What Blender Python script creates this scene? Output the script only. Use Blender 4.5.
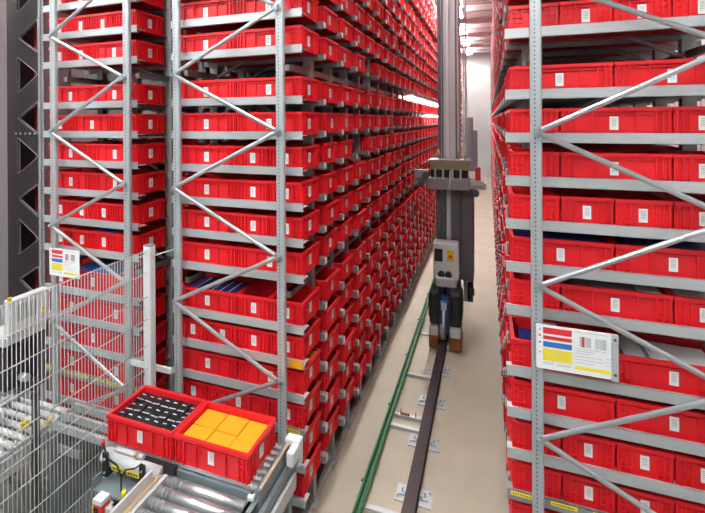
import bpy, math, random
from mathutils import Vector, Matrix
random.seed(7)
scene = bpy.context.scene
for o in list(bpy.data.objects):
    bpy.data.objects.remove(o, do_unlink=True)
col = scene.collection
PI = math.pi

# ------------------------------------------------------------------ camera
CAM_Z = 3.37
F_PX, YAW, ROLL, HOR = 406.64, math.radians(18.447), math.radians(0.35), 120.8
fw = Vector((-math.sin(YAW), math.cos(YAW), 0)); rt = Vector((math.cos(YAW), math.sin(YAW), 0)); dn = Vector((0, 0, -1))
r2 = rt * math.cos(ROLL) + dn * math.sin(ROLL); d2 = dn * math.cos(ROLL) - rt * math.sin(ROLL)
cd = bpy.data.cameras.new('camera'); cam = bpy.data.objects.new('camera', cd); col.objects.link(cam)
m = Matrix.Identity(4)
for i in range(3):
    m[i][0] = r2[i]; m[i][1] = -d2[i]; m[i][2] = -fw[i]
m[2][3] = CAM_Z
cam.matrix_world = m
cd.sensor_width = 36; cd.lens = F_PX / 705 * 36; cd.shift_y = -(256.5 - HOR) / 705
cd.clip_start = 0.05; cd.clip_end = 200
scene.camera = cam

def project(x, y, z):
    v = Vector((x, y, z - CAM_Z)); w = v.dot(fw)
    return 352.5 + F_PX * v.dot(r2) / w, HOR + F_PX * v.dot(d2) / w, w

# ------------------------------------------------------------------ world, exposure
wd = bpy.data.worlds.new('world'); scene.world = wd; wd.use_nodes = True
wd.node_tree.nodes['Background'].inputs[0].default_value = (0.9, 0.95, 1, 1)
wd.node_tree.nodes['Background'].inputs[1].default_value = 0.6
scene.view_settings.view_transform = 'Standard'; scene.view_settings.look = 'None'
scene.view_settings.gamma = 1; scene.view_settings.use_curve_mapping = False
scene.view_settings.exposure = 0.0
scene.cycles.use_denoising = True
scene.cycles.max_bounces = 6; scene.cycles.diffuse_bounces = 2
LAMP = 60.0; LAMP_AISLE = 80.0          # emission of the ceiling luminaires

# ------------------------------------------------------------------ materials
MATS = {}
def mat(name, color, rough=0.5, metal=0.0, noise=0.0, nscale=12.0, emit=0.0, bump=0.0, stretch=None, var=0.0, alpha=1.0):
    if name in MATS: return MATS[name]
    mt = bpy.data.materials.new(name); mt.use_nodes = True
    nt = mt.node_tree; b = nt.nodes['Principled BSDF']
    c = (*color, 1)
    b.inputs['Base Color'].default_value = c; b.inputs['Roughness'].default_value = rough; b.inputs['Metallic'].default_value = metal
    if emit:
        b.inputs['Emission Color'].default_value = c; b.inputs['Emission Strength'].default_value = emit
    last = None
    if noise or bump:
        tc = nt.nodes.new('ShaderNodeTexCoord'); mp = nt.nodes.new('ShaderNodeMapping')
        if stretch: mp.inputs['Scale'].default_value = stretch
        nz = nt.nodes.new('ShaderNodeTexNoise'); nz.inputs['Scale'].default_value = nscale; nz.inputs['Detail'].default_value = 5
        nt.links.new(tc.outputs['Object'], mp.inputs[0]); nt.links.new(mp.outputs[0], nz.inputs['Vector'])
        if noise:
            cr = nt.nodes.new('ShaderNodeMix'); cr.data_type = 'RGBA'
            cr.inputs[6].default_value = tuple(v * (1 - noise) for v in color) + (1,)
            cr.inputs[7].default_value = tuple(min(1, v * (1 + noise)) for v in color) + (1,)
            nt.links.new(nz.outputs['Fac'], cr.inputs[0]); last = cr.outputs[2]
        if bump:
            bp = nt.nodes.new('ShaderNodeBump'); bp.inputs['Strength'].default_value = bump; bp.inputs['Distance'].default_value = 0.01
            nt.links.new(nz.outputs['Fac'], bp.inputs['Height']); nt.links.new(bp.outputs[0], b.inputs['Normal'])
    if var:
        oi = nt.nodes.new('ShaderNodeObjectInfo'); mr = nt.nodes.new('ShaderNodeMapRange')
        mr.inputs['To Min'].default_value = 1 - var; mr.inputs['To Max'].default_value = 1 + var
        hs = nt.nodes.new('ShaderNodeHueSaturation')
        nt.links.new(oi.outputs['Random'], mr.inputs['Value']); nt.links.new(mr.outputs[0], hs.inputs['Value'])
        if last: nt.links.new(last, hs.inputs['Color'])
        else: hs.inputs['Color'].default_value = c
        last = hs.outputs[0]
    if last: nt.links.new(last, b.inputs['Base Color'])
    MATS[name] = mt
    return mt

def math_node(nt, op, a, b=None):
    n = nt.nodes.new('ShaderNodeMath'); n.operation = op
    for i, v in enumerate((a, b)):
        if v is None: continue
        if isinstance(v, (int, float)): n.inputs[i].default_value = v
        else: nt.links.new(v, n.inputs[i])
    return n.outputs[0]

def mat_perforated(name, color, rough, metal):
    """galvanised profile with two punched rows of small slots (object x across, z along)"""
    mt = mat(name, color, rough, metal, noise=0.06, nscale=20)
    nt = mt.node_tree; b = nt.nodes['Principled BSDF']
    src = b.inputs['Base Color'].links[0].from_socket
    tc = nt.nodes.new('ShaderNodeTexCoord'); sp = nt.nodes.new('ShaderNodeSeparateXYZ'); nt.links.new(tc.outputs['Object'], sp.inputs[0])
    fz = math_node(nt, 'FRACT', math_node(nt, 'MULTIPLY', sp.outputs['Z'], 1 / 0.027))
    inz = math_node(nt, 'LESS_THAN', math_node(nt, 'ABSOLUTE', math_node(nt, 'SUBTRACT', fz, 0.5)), 0.22)
    inx = math_node(nt, 'LESS_THAN', math_node(nt, 'ABSOLUTE', math_node(nt, 'ADD', sp.outputs['X'], 0.007)), 0.0040)
    mk = math_node(nt, 'MULTIPLY', inz, inx)
    mx = nt.nodes.new('ShaderNodeMix'); mx.data_type = 'RGBA'; nt.links.new(mk, mx.inputs[0]); nt.links.new(src, mx.inputs[6])
    mx.inputs[7].default_value = (0.16, 0.16, 0.17, 1); nt.links.new(mx.outputs[2], b.inputs['Base Color'])
    return mt

def mat_label(name):
    """white sticker with grey printed lines and a barcode block (flat print; generated coordinates)"""
    mt = mat(name, (0.82, 0.82, 0.8), 0.6)
    nt = mt.node_tree; b = nt.nodes['Principled BSDF']
    uv = nt.nodes.new('ShaderNodeUVMap'); sp = nt.nodes.new('ShaderNodeSeparateXYZ'); nt.links.new(uv.outputs[0], sp.inputs[0])
    u, v = sp.outputs['X'], sp.outputs['Y']
    inu = math_node(nt, 'LESS_THAN', math_node(nt, 'ABSOLUTE', math_node(nt, 'SUBTRACT', u, 0.5)), 0.3)
    inv = math_node(nt, 'LESS_THAN', math_node(nt, 'ABSOLUTE', math_node(nt, 'SUBTRACT', v, 0.55)), 0.3)
    st = math_node(nt, 'GREATER_THAN', math_node(nt, 'FRACT', math_node(nt, 'MULTIPLY', v, 7.0)), 0.45)
    mk = math_node(nt, 'MULTIPLY', math_node(nt, 'MULTIPLY', inu, inv), st)
    mx = nt.nodes.new('ShaderNodeMix'); mx.data_type = 'RGBA'; nt.links.new(math_node(nt, 'MULTIPLY', mk, 0.6), mx.inputs[0])
    mx.inputs[6].default_value = (0.82, 0.82, 0.8, 1); mx.inputs[7].default_value = (0.3, 0.3, 0.32, 1)
    nt.links.new(mx.outputs[2], b.inputs['Base Color'])
    return mt

RED = mat('red_plastic', (0.82, 0.012, 0.020), 0.42, 0, var=0.07)
RED2 = mat('red_plastic_rows', (0.82, 0.012, 0.020), 0.42)
LABEL = mat_label('label_paper')
GALV = mat('galvanised', (0.58, 0.60, 0.60), 0.38, 0.45, noise=0.10, nscale=9, stretch=(0.5, 1, 4))
GALVP = mat_perforated('galvanised_perforated', (0.50, 0.53, 0.54), 0.40, 0.45)
BRACE = mat('zinc_brace', (0.50, 0.52, 0.54), 0.3, 0.7, noise=0.06, nscale=30)
SUPP = mat('support_steel_shaded', (0.27, 0.28, 0.28), 0.45, 0.4, noise=0.1, nscale=9)  # darker colour paints the shade in the gaps between totes
DKSTEEL = mat('dark_steel', (0.10, 0.10, 0.105), 0.45, 0.3, noise=0.1)
WHITEP = mat('white_paint', (0.84, 0.84, 0.84), 0.5)
OFFW = mat('off_white_enamel', (0.70, 0.71, 0.70), 0.4)
LTGREY = mat('light_grey_enamel', (0.55, 0.55, 0.54), 0.45)
GREY = mat('mid_grey', (0.30, 0.30, 0.31), 0.5, 0.2, noise=0.08)
BLACK = mat('black_plastic', (0.015, 0.015, 0.017), 0.45)
YEL = mat('yellow', (0.85, 0.62, 0.01), 0.5)
YELTAPE = mat('yellow_tape', (0.90, 0.72, 0.02), 0.5)
INK = mat('ink', (0.05, 0.05, 0.05), 0.7)
GINK = mat('grey_ink', (0.45, 0.45, 0.47), 0.7)
SRED = mat('sign_red', (0.72, 0.04, 0.04), 0.5)
SBLUE = mat('sign_blue', (0.03, 0.17, 0.55), 0.5)
BLUE = mat('navy_card', (0.012, 0.03, 0.22), 0.45)
ORANGE = mat('orange_card_and_reflection', (0.90, 0.36, 0.01), 0.5, noise=0.05, nscale=6)
GREEN = mat('green_paint', (0.02, 0.16, 0.045), 0.4, 0, noise=0.12, nscale=6)
RAILST = mat('rail_steel', (0.060, 0.042, 0.042), 0.45, 0.35, noise=0.25, nscale=10)
CHROME = mat('roller_steel', (0.62, 0.64, 0.65), 0.32, 0.8)
TEAL = mat('conveyor_frame', (0.22, 0.26, 0.27), 0.4, 0.3, noise=0.06)
BROWN = mat('rust_brown_paint', (0.28, 0.075, 0.02), 0.5)
FLOORM = mat('concrete_floor', (0.58, 0.495, 0.375), 0.6, 0, noise=0.16, nscale=2.2, bump=0.12)
PLINTH = mat('grey_concrete', (0.24, 0.235, 0.22), 0.75, 0, noise=0.2, nscale=6, bump=0.2)
WALLM = mat('white_wall', (0.80, 0.79, 0.76), 0.7, 0, noise=0.03, nscale=2)
LAMPM = mat('lamp_diffuser', (0.96, 0.99, 1.0), 0.5, 0, emit=LAMP)
LAMPA = mat('lamp_diffuser_aisle', (0.96, 0.99, 1.0), 0.5, 0, emit=LAMP_AISLE)
HALLW = mat('grey_hall_wall', (0.30, 0.30, 0.30), 0.8, 0, noise=0.05, nscale=2)
MAST = mat('mast_grey', (0.66, 0.65, 0.66), 0.35, 0.25, noise=0.08, nscale=8, stretch=(1, 1, 0.1))
DMAST = mat('mast_dark', (0.16, 0.15, 0.165), 0.4, 0.3, noise=0.12, nscale=8, stretch=(1, 1, 0.1))
PLUM = mat('mast_plum_steel', (0.040, 0.027, 0.031), 0.4, 0.2, noise=0.12, nscale=4)

# ------------------------------------------------------------------ mesh builder
class MB:
    def __init__(s): s.v = []; s.f = []; s.sm = []; s.mi = []; s.cur = 0; s.uv = {}
    def quad(s, pts, uv=False, smooth=False):
        n = len(s.v); s.v += [tuple(q) for q in pts]; s.f.append(tuple(range(n, n + len(pts)))); s.sm.append(smooth); s.mi.append(s.cur)
        if uv: s.uv[len(s.f) - 1] = [(0, 0), (1, 0), (1, 1), (0, 1)]
        return s
    def box(s, x0, x1, y0, y1, z0, z1, skip=''):
        if x0 > x1: x0, x1 = x1, x0
        if y0 > y1: y0, y1 = y1, y0
        if z0 > z1: z0, z1 = z1, z0
        n = len(s.v)
        s.v += [(x0, y0, z0), (x1, y0, z0), (x1, y1, z0), (x0, y1, z0), (x0, y0, z1), (x1, y0, z1), (x1, y1, z1), (x0, y1, z1)]
        for k, f in (('b', (0, 3, 2, 1)), ('t', (4, 5, 6, 7)), ('s', (0, 1, 5, 4)), ('e', (1, 2, 6, 5)), ('n', (2, 3, 7, 6)), ('w', (3, 0, 4, 7))):
            if k not in skip: s.f.append(tuple(n + i for i in f)); s.sm.append(False); s.mi.append(s.cur)
        return s
    def bar(s, p0, p1, w, h, up=(0, 0, 1)):
        p0, p1, up = Vector(p0), Vector(p1), Vector(up)
        d = (p1 - p0).normalized(); a = d.cross(up).normalized() * (w / 2); b = a.cross(d).normalized() * (h / 2)
        n = len(s.v)
        for p in (p0, p1): s.v += [tuple(p - a - b), tuple(p + a - b), tuple(p + a + b), tuple(p - a + b)]
        for f in ((3, 2, 1, 0), (4, 5, 6, 7), (0, 1, 5, 4), (1, 2, 6, 5), (2, 3, 7, 6), (3, 0, 4, 7)):
            s.f.append(tuple(n + i for i in f)); s.sm.append(False); s.mi.append(s.cur)
        return s
    def cyl(s, p0, p1, r, seg=12, r1=None, caps=True):
        p0, p1 = Vector(p0), Vector(p1); r1 = r if r1 is None else r1
        d = (p1 - p0).normalized(); t = Vector((0, 0, 1)) if abs(d.z) < .9 else Vector((1, 0, 0))
        a = d.cross(t).normalized(); b = d.cross(a)
        n = len(s.v)
        for i in range(seg):
            q = 2 * PI * i / seg; e = a * math.cos(q) + b * math.sin(q)
            s.v.append(tuple(p0 + e * r)); s.v.append(tuple(p1 + e * r1))
        for i in range(seg):
            j = (i + 1) % seg
            s.f.append((n + 2 * i, n + 2 * i + 1, n + 2 * j + 1, n + 2 * j)); s.sm.append(True); s.mi.append(s.cur)
        if caps:
            s.f.append(tuple(n + 2 * i for i in range(seg))); s.f.append(tuple(n + 2 * i + 1 for i in reversed(range(seg))))
            s.sm += [False, False]; s.mi += [s.cur, s.cur]
        return s
    def prism(s, poly, axis, a0, a1):
        """extrude a 2D polygon; axis 'z': poly=(x,y), 'y': (x,z), 'x': (y,z)"""
        n = len(s.v); k = len(poly)
        for a in (a0, a1):
            for (p, q) in poly:
                s.v.append({'z': (p, q, a), 'y': (p, a, q), 'x': (a, p, q)}[axis])
        s.f.append(tuple(range(n, n + k))); s.f.append(tuple(range(n + 2 * k - 1, n + k - 1, -1))); s.sm += [False] * 2; s.mi += [s.cur] * 2
        for i in range(k):
            j = (i + 1) % k
            s.f.append((n + i, n + k + i, n + k + j, n + j)); s.sm.append(False); s.mi.append(s.cur)
        return s
    def mesh(s, name):
        me = bpy.data.meshes.new(name); me.from_pydata(s.v, [], s.f)
        me.polygons.foreach_set('use_smooth', s.sm); me.polygons.foreach_set('material_index', s.mi)
        if s.uv:
            ul = me.uv_layers.new(name='UVMap')
            for fi, cs in s.uv.items():
                for li, c in zip(me.polygons[fi].loop_indices, cs): ul.data[li].uv = c
        me.update(); return me
    def build(s, name, material, parent=None, loc=None, bevel=0):
        me = s.mesh(name)
        for mt in (material if isinstance(material, (list, tuple)) else [material]): me.materials.append(mt)
        return place(name, me, parent, loc, bevel=bevel)

def place(name, me, parent=None, loc=None, rz=0, bevel=0):
    o = bpy.data.objects.new(name, me); col.objects.link(o)
    if parent: o.parent = parent
    if loc: o.location = loc
    if rz: o.rotation_euler.z = rz
    if bevel:
        b = o.modifiers.new('bevel', 'BEVEL'); b.width = bevel; b.segments = 2; b.limit_method = 'ANGLE'
    return o

def tag(o, label=None, cat=None, group=None, kind=None):
    if label: o['label'] = label
    if cat: o['category'] = cat
    if group: o['group'] = group
    if kind: o['kind'] = kind
    return o
def thing(name, label, cat, loc=(0, 0, 0), group=None):
    o = bpy.data.objects.new(name, None); col.objects.link(o); o.location = loc; o.empty_display_size = 0.1
    return tag(o, label, cat, group)
def struct(o): o['kind'] = 'structure'; return o
def M(): return MB()
ORD = ['first', 'second', 'third', 'fourth', 'fifth', 'sixth', 'seventh', 'eighth', 'ninth', 'tenth', 'eleventh', 'twelfth', 'thirteenth',
       'fourteenth', 'fifteenth', 'sixteenth', 'seventeenth', 'eighteenth', 'nineteenth', 'twentieth', 'twenty-first', 'twenty-second',
       'twenty-third', 'twenty-fourth', 'twenty-fifth', 'twenty-sixth']

# ------------------------------------------------------------------ the hall
Y_END, CEIL = 25.0, 7.45
XL, XR, YB = -10.0, 3.3, -9.0
struct(M().box(XL, XR, 2.6, Y_END, -0.2, 0).build('floor', FLOORM))
struct(M().box(XL, XR, YB, 2.6, -0.2, 0).build('floor', mat('floor_shadow_grey', (0.17, 0.165, 0.15), 0.6, 0, noise=.15, nscale=3)))  # front floor coloured darker for the shadow behind the fence
struct(M().box(XL, XR, 2.4, Y_END, CEIL, CEIL + 0.2).build('ceiling', WALLM))
struct(M().box(XL, XR, YB, 2.4, CEIL, CEIL + 0.2).build('ceiling', HALLW))
struct(M().box(XL - .2, XR + .2, Y_END, Y_END + .2, 0, CEIL).build('wall_end', WALLM))
struct(M().box(XL - .2, XL, YB, Y_END, 0, CEIL).build('wall_left', HALLW))
wr = struct(M().box(XR, XR + .2, YB, Y_END, 0, CEIL).build('wall_right', WALLM))
struct(M().box(XL - .2, XR + .2, YB - .2, YB, 0, CEIL).build('wall_back', HALLW))
joint = M().box(-0.008, 0, -0.012, 0.012, 0, CEIL).mesh('wall_joint'); joint.materials.append(GINK)
for i in range(18): place('joint', joint, wr, (XR, 1.5 + i * 0.6, 0))
bm_ = M().box(-3.2, 3.2, -0.05, 0.05, -0.22, 0).box(-3.2, 3.2, -0.09, 0.09, -0.24, -0.22).mesh('ceiling_beam'); bm_.materials.append(WHITEP)
for i in range(17):
    o = place('trim_%d' % (i + 1), bm_, None, (-0.6, 9.4 + 0.93 * i, CEIL)); struct(o)

# luminaires: a regular grid over the open hall in front of the racks, one row over each aisle
lamp_body = M().box(-0.16, 0.16, -0.75, 0.75, 0.0, 0.08).box(-0.17, -0.16, -0.76, 0.76, -0.02, 0.08).box(0.16, 0.17, -0.76, 0.76, -0.02, 0.08).mesh('lamp_housing'); lamp_body.materials.append(WHITEP)
lamp_diff = M().box(-0.155, 0.155, -0.74, 0.74, -0.012, -0.001).mesh('lamp_diffuser'); lamp_diff.materials.append(LAMPM)
lamp_diffa = lamp_diff.copy(); lamp_diffa.materials.clear(); lamp_diffa.materials.append(LAMPA)
added_lamp_up = M().box(-0.15, 0.15, -0.72, 0.72, 0.081, 0.088).mesh('added_lamp_uplight'); added_lamp_up.materials.append(mat('added_lamp_uplight', (0.96, 0.99, 1.0), 0.5, 0, emit=26))  # upward glow added to the luminaires to brighten the ceiling beams
def luminaire(x, y, z, label, group):
    t = thing('ceiling_light', label, 'light', (x, y, z), group)
    place('housing', lamp_body, t)
    if y > 2 and x > -4: place('added_uplight', added_lamp_up, t)
    place('diffuser', lamp_diff if y < 2 else lamp_diffa, t)
for x in (-8.2, -5.4, -2.6, 0.2):
    for y in (-3.4, -1.2, 1.0):
        luminaire(x, y, 6.3, 'white linear luminaire hanging over the open hall in front of the racks', 'ceiling lights in front of the racks')
for i, y in enumerate((6.2, 9.0, 11.5, 14.5, 17.5, 20.3, 23.2)):
    luminaire(-1.0, y, 7.1, 'white linear luminaire over the aisle, %s from the front' % ORD[i], 'ceiling lights over the aisle')
    luminaire(2.4, y - 2, 7.1, 'added white linear luminaire between the right rack and the white wall', 'lights added by the right wall')  # row added to brighten the wall behind the right rack
for y in (3, 8, 13): luminaire(-4.95, y, 7.1, 'white linear luminaire over the second aisle behind the left racks', 'ceiling lights over the second aisle')

# concrete plinths under the racks
struct(M().box(-2.75, -1.50, 2.6, Y_END, 0, 0.05).build('trim_31', PLINTH))
struct(M().box(0.16, 1.55, 2.6, Y_END, 0, 0.05).build('trim_32', PLINTH))
struct(M().box(-4.3, -2.9, 2.6, Y_END, 0, 0.05).build('trim_33', PLINTH))
struct(M().box(-1.50, -1.455, 2.6, Y_END, 0, 0.075).build('trim_34', mat('kerb_steel', (0.45, 0.45, 0.43), 0.6, 0.1, noise=.2, nscale=5)))

# ------------------------------------------------------------------ storage racks
Y0, PY = 2.80, 0.45
TIER_A = [1.81 - 0.263 * k for k in range(6)]
TIER_B = [3.565 - 0.2736 * k for k in range(6)]
TIER_C = [3.956 + 0.2736 * k for k in range(6)]
TIER_D = [5.715 + 0.2736 * k for k in range(3)]
LEVELS = TIER_A + TIER_B + TIER_C + TIER_D
NCOL = 46
TOP = 6.75
def lev(rn, z): return z if rn != 'right' or z > 3.6 else 3.6 - (3.6 - z) * 1.011
RACKS = {  # name: aisle-side x of rails, far x, upright xs, bin x-range, label
    'left':  dict(x0=-2.56, x1=-1.335, posts=(-2.45, -1.488), b0=-2.545, ncol=NCOL, label='tall galvanised storage rack of red totes left of the aisle'),
    'right': dict(x0=0.105, x1=1.50, posts=(0.28, 1.25), b0=0.132, ncol=NCOL, label='tall galvanised storage rack of red totes right of the aisle'),
    'rear':  dict(x0=-4.10, x1=-2.935, posts=(-3.875, -2.985), b0=-4.090, ncol=10, label='galvanised storage rack of red totes at far left behind the mesh fence'),
}
prof = [(-.033, .016), (-.033, -.008), (-.026, -.016), (-.020, -.016), (-.018, -.013), (.018, -.013), (.020, -.016), (.026, -.016), (.033, -.008), (.033, .016)]
post_me = M().prism(prof, 'z', 0, TOP).mesh('upright'); post_me.materials.append(GALVP)
post2_me = M().box(-.04, .04, -.03, .03, 0, TOP).mesh('upright_plain'); post2_me.materials.append(mat('upright_grey_shaded', (0.36, 0.37, 0.37), 0.45, 0.4, noise=.08))  # inner uprights coloured darker to paint the shade inside the racks
foot_me = M().box(-.07, .07, -.06, .06, 0, 0.012).cyl((-.05, 0, .012), (-.05, 0, .03), .01, 8).cyl((.05, 0, .012), (.05, 0, .03), .01, 8).mesh('foot_plate'); foot_me.materials.append(GALV)

def brace_mesh(length):
    r, b = 0.0145, M()
    sec = [(math.cos(2 * PI * i / 10) * r * 1.15, math.sin(2 * PI * i / 10) * r * .8) for i in range(10)]
    b.prism([(p, q) for p, q in sec], 'z', 0.03, length - 0.03)
    b.box(-.018, .018, -.003, .003, -.012, .034).box(-.018, .018, -.003, .003, length - .034, length + .012)
    b.cyl((0, -.012, 0), (0, .012, 0), .009, 8).cyl((0, -.012, length), (0, .012, length), .009, 8)
    me = b.mesh('brace'); me.materials.append(BRACE); return me

vis_rails = []
for rn, R in RACKS.items():
    rack = thing('storage_rack', R['label'], 'rack', ((R['x0'] + R['x1']) / 2, Y0, 0), 'storage racks')
    ox, oy = rack.location.x, rack.location.y
    R['obj'] = rack
    # uprights, one pair per frame
    for k in range(R['ncol'] + 1):
        for px_ in R['posts']:
            y = 2.74 if k == 0 else Y0 + PY * k
            place('upright', post_me if k == 0 else post2_me, rack, (px_ - ox, y - oy, 0.055))
            if k < 3: place('foot_plate', foot_me, rack, (px_ - ox, y - oy, 0.05))
    # zig-zag braces on the end frame and a few behind
    a, c = R['posts']
    near, far = (c, a) if rn == 'left' else (a, c)
    if rn == 'rear': near, far = a, c
    zn = [0.49, 1.43, 2.36, 3.295, 4.23, 5.165, 6.1]; zf = [0.96, 1.90, 2.83, 3.76, 4.70, 5.63]
    if rn == 'rear': zn, zf = [0.62, 1.52, 2.41, 3.283, 4.172, 5.08, 6.0], [1.07, 1.99, 2.836, 3.76, 4.65, 5.55]
    cache = {}
    for k in range(4):
        y = (2.70 if k == 0 else Y0 + PY * k - 0.036) - oy
        for i in range(len(zf)):
            for z_near in (zn[i], zn[i + 1]):
                dx, dz = far - near, zf[i] - z_near
                Lb = round(math.hypot(dx, dz), 3)
                if Lb not in cache: cache[Lb] = brace_mesh(Lb)
                o = place('brace', cache[Lb], rack, (near - ox, y - (0.006 if z_near == zn[i] else -0.006), z_near))
                o.rotation_euler = (0, math.atan2(dx, dz), 0)
    # tote supports, one per frame and level: 300 that show largest are parts
    rb, tb = M(), M()
    x0, x1 = R['x0'] - ox, R['x1'] - ox
    fb = M().box(x0, x1, 0, .004, -.064, 0).box(x0, x1, .004, .10, -.0345, -.0305).box(x0, x1, 0, .03, -.064, -.060).box(x0, x1, -.0, .016, -.003, 0)
    fme = fb.mesh('shelf_rail'); fme.materials.append(GALV)
    sx0, sx1 = (x0 + .022, x1) if rn == 'right' else (x0, x1)
    sb = M().box(sx0, sx1, -.027, .027, -.05, -.004).box(x0 + .05, x1 - .05, -.075, .075, -.0345, -.0305).box(sx0, sx1, -.027, -.023, -.064, -.05).box(sx0, sx1, .023, .027, -.064, -.05)
    sb.cur = 1
    for xe, sg in ((sx0, -1), (sx1, 1)): sb.box(xe, xe + sg * .004, -.022, .022, -.056, -.010)
    sme = sb.mesh('tote_support'); sme.materials.append(SUPP); sme.materials.append(OFFW)
    fmd = fb.mesh('shelf_rail_dark'); fmd.materials.append(GREY)
    cand = []
    for k in range(R['ncol'] + 1):
        for li, lz in enumerate(LEVELS):
            ax = R['x1'] if rn != 'right' else R['x0']
            lz = lev(rn, lz)
            u, v, w = project(ax, Y0 + PY * k, lz)
            inside = -20 < u < 725 and -20 < v < 533
            cand.append((w if inside else 100 + w, k, lz))
    cand.sort(); rest = M()
    for n, (s, k, lz) in enumerate(cand):
        if n < 290 and s < 100:
            dark = k == 0 and abs(lz - lev(rn, TIER_A[3])) < .01
            place('shelf_rail' if k == 0 else 'tote_support', (fmd if dark else fme) if k == 0 else sme, rack, (0, PY * k, lz))
        else:
            y = PY * k; rest.box(sx0, sx1, y - .027, y + .027, lz - .05, lz - .004); rest.cur = 1; rest.box(sx0 - .004, sx0, y - .022, y + .022, lz - .056, lz - .010); rest.box(sx1, sx1 + .004, y - .022, y + .022, lz - .056, lz - .010); rest.cur = 0; rest.box(x0 + .05, x1 - .05, y - .075, y + .075, lz - .0345, lz - .0305)
    tag(rest.build('tote_supports_far', [SUPP, OFFW], rack), kind='stuff')
    # longitudinal ties in the tall gaps
    for px_ in R['posts']:
        for z in (3.79, 5.55, 2.02):
            if rn == 'right' and px_ < 0.5 and z < 3: continue
            M().box(px_ - ox - .02, px_ - ox + .02, 0.05, PY * R['ncol'], z - .025, z + .025).box(px_ - ox - .02, px_ - ox + .035, 0.05, PY * R['ncol'], z + .021, z + .025).build('tie_rail', mat('tie_steel', (0.30, 0.29, 0.285), 0.35, 0.55), rack)
    # yellow marker tape on the dark rail of the lower tier
    tz = lev(rn, TIER_A[3])
    n = 6
    span = (R['x1'] - R['x0']) / n
    tape_me = M().box(0, 0.15, -.0025, 0, -.03, -.006).mesh('marker_tape'); tape_me.materials.append(YELTAPE)
    dash = M()
    for q in range(9): dash.box(0.012 + q * .014, 0.012 + q * .014 + .008, -.0032, -.0024, -.022, -.014)
    dash_me = dash.mesh('tape_print'); dash_me.materials.append(INK)
    for q in range(n):
        if rn == 'left' and q < 5: continue
        t = place('marker_tape', tape_me, rack, (x0 + .02 + q * span, 0, tz)); place('print', dash_me, t)

# ------------------------------------------------------------------ totes
TD, TH = 0.345, 0.182
def tote_mesh(L, lod):
    b = M(); hx, hy, t = L / 2, TD / 2, 0.006
    ix, iy = hx - .016, hy - .016       # outer wall lies inside the rim
    # outer walls
    b.box(-ix, ix, -iy, iy, 0.0, TH - .004, skip='t')
    # inner walls and floor
    jx, jy = ix - t, iy - t
    z0, z1 = .008, TH
    c = [(-jx, -jy), (jx, -jy), (jx, jy), (-jx, jy)]
    for i in range(4):
        p, q = c[i], c[(i + 1) % 4]
        b.quad([(q[0], q[1], z0), (p[0], p[1], z0), (p[0], p[1], z1), (q[0], q[1], z1)])
    b.quad([(-jx, -jy, z0), (jx, -jy, z0), (jx, jy, z0), (-jx, jy, z0)])
    # rim
    rz = TH - .022
    o = [(-hx, -hy), (hx, -hy), (hx, hy), (-hx, hy)]; n_ = [(-ix, -iy), (ix, -iy), (ix, iy), (-ix, iy)]
    for i in range(4):
        p, q, r, s = o[i], o[(i + 1) % 4], c[i], c[(i + 1) % 4]
        a, d = n_[i], n_[(i + 1) % 4]
        b.quad([(*p, rz), (*q, rz), (*q, TH), (*p, TH)])
        b.quad([(*p, TH), (*q, TH), (*s, TH), (*r, TH)])
        b.quad([(*a, rz), (*d, rz), (*q, rz), (*p, rz)])
    if lod == 0: return b
    # ribs on the long sides
    px = .0125
    xs = [hx - .018, hx - .047, hx - .082]
    if L > .4: xs.append(.115)
    w = .004
    for sy in (-1, 1):
        ya, yb = sy * iy, sy * (iy + px)
        for sx in (-1, 1):
            for q, x in enumerate(xs):
                b.box(sx * x - w, sx * x + w, ya, yb, .0, rz, skip='t')
            for z in (.035, .070, .105, .138):
                b.box(sx * xs[0], sx * xs[2], ya, sy * (iy + .007), z, z + .005)
        b.box(-hx + .01, hx - .01, ya, sy * (iy + .011), .141, .147) if L > .4 else b.box(-.06, .06, ya, sy * (iy + .009), .141, .147)
    ys = [hy - .018, hy - .05, hy - .085]
    for sx in (-1, 1):
        xa, xb = sx * ix, sx * (ix + px)
        for sy in (-1, 1):
            for y in ys: b.box(xa, xb, sy * y - w, sy * y + w, 0, rz, skip='t')
            for z in (.035, .070, .105, .138): b.box(xa, sx * (ix + .007), sy * ys[0], sy * ys[2], z, z + .005)
        b.box(xa, sx * (ix + .010), -ys[2], ys[2], .141, .147)
    # stacking foot
    b.box(-ix - .004, ix + .004, -iy - .004, iy + .004, 0, .010)
    return b

LF, LH = 0.591, 0.2935
full_me = tote_mesh(LF, 1).mesh('tote_body'); full_me.materials.append(RED)
half_me = tote_mesh(LH, 1).mesh('half_tote_body'); half_me.materials.append(RED)
def label_mesh(axis, s, off):
    w, z0, z1 = .023, .046, .128; e = .0015
    b = M()
    if axis == 'y':
        y = s * off; b.box(-w, w, y, y + s * e, z0, z1)
        b.quad([(-w * s * -1 * -1, y + s * (e + .0004), z0), (w * s * -1 * -1, y + s * (e + .0004), z0), (w * s * -1 * -1, y + s * (e + .0004), z1), (-w * s * -1 * -1, y + s * (e + .0004), z1)], uv=True)
    else:
        x = s * off; b.box(x, x + s * e, -w, w, z0, z1)
        b.quad([(x + s * (e + .0004), -w * s, z0), (x + s * (e + .0004), w * s, z0), (x + s * (e + .0004), w * s, z1), (x + s * (e + .0004), -w * s, z1)], uv=True)
    me = b.mesh('label'); me.materials.append(LABEL); return me
lab_front = label_mesh('y', -1, TD / 2 - .016)
lab_e = {LF: label_mesh('x', 1, LF / 2 - .016), LH: label_mesh('x', 1, LH / 2 - .016)}
lab_w = {LF: label_mesh('x', -1, LF / 2 - .016), LH: label_mesh('x', -1, LH / 2 - .016)}

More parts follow.
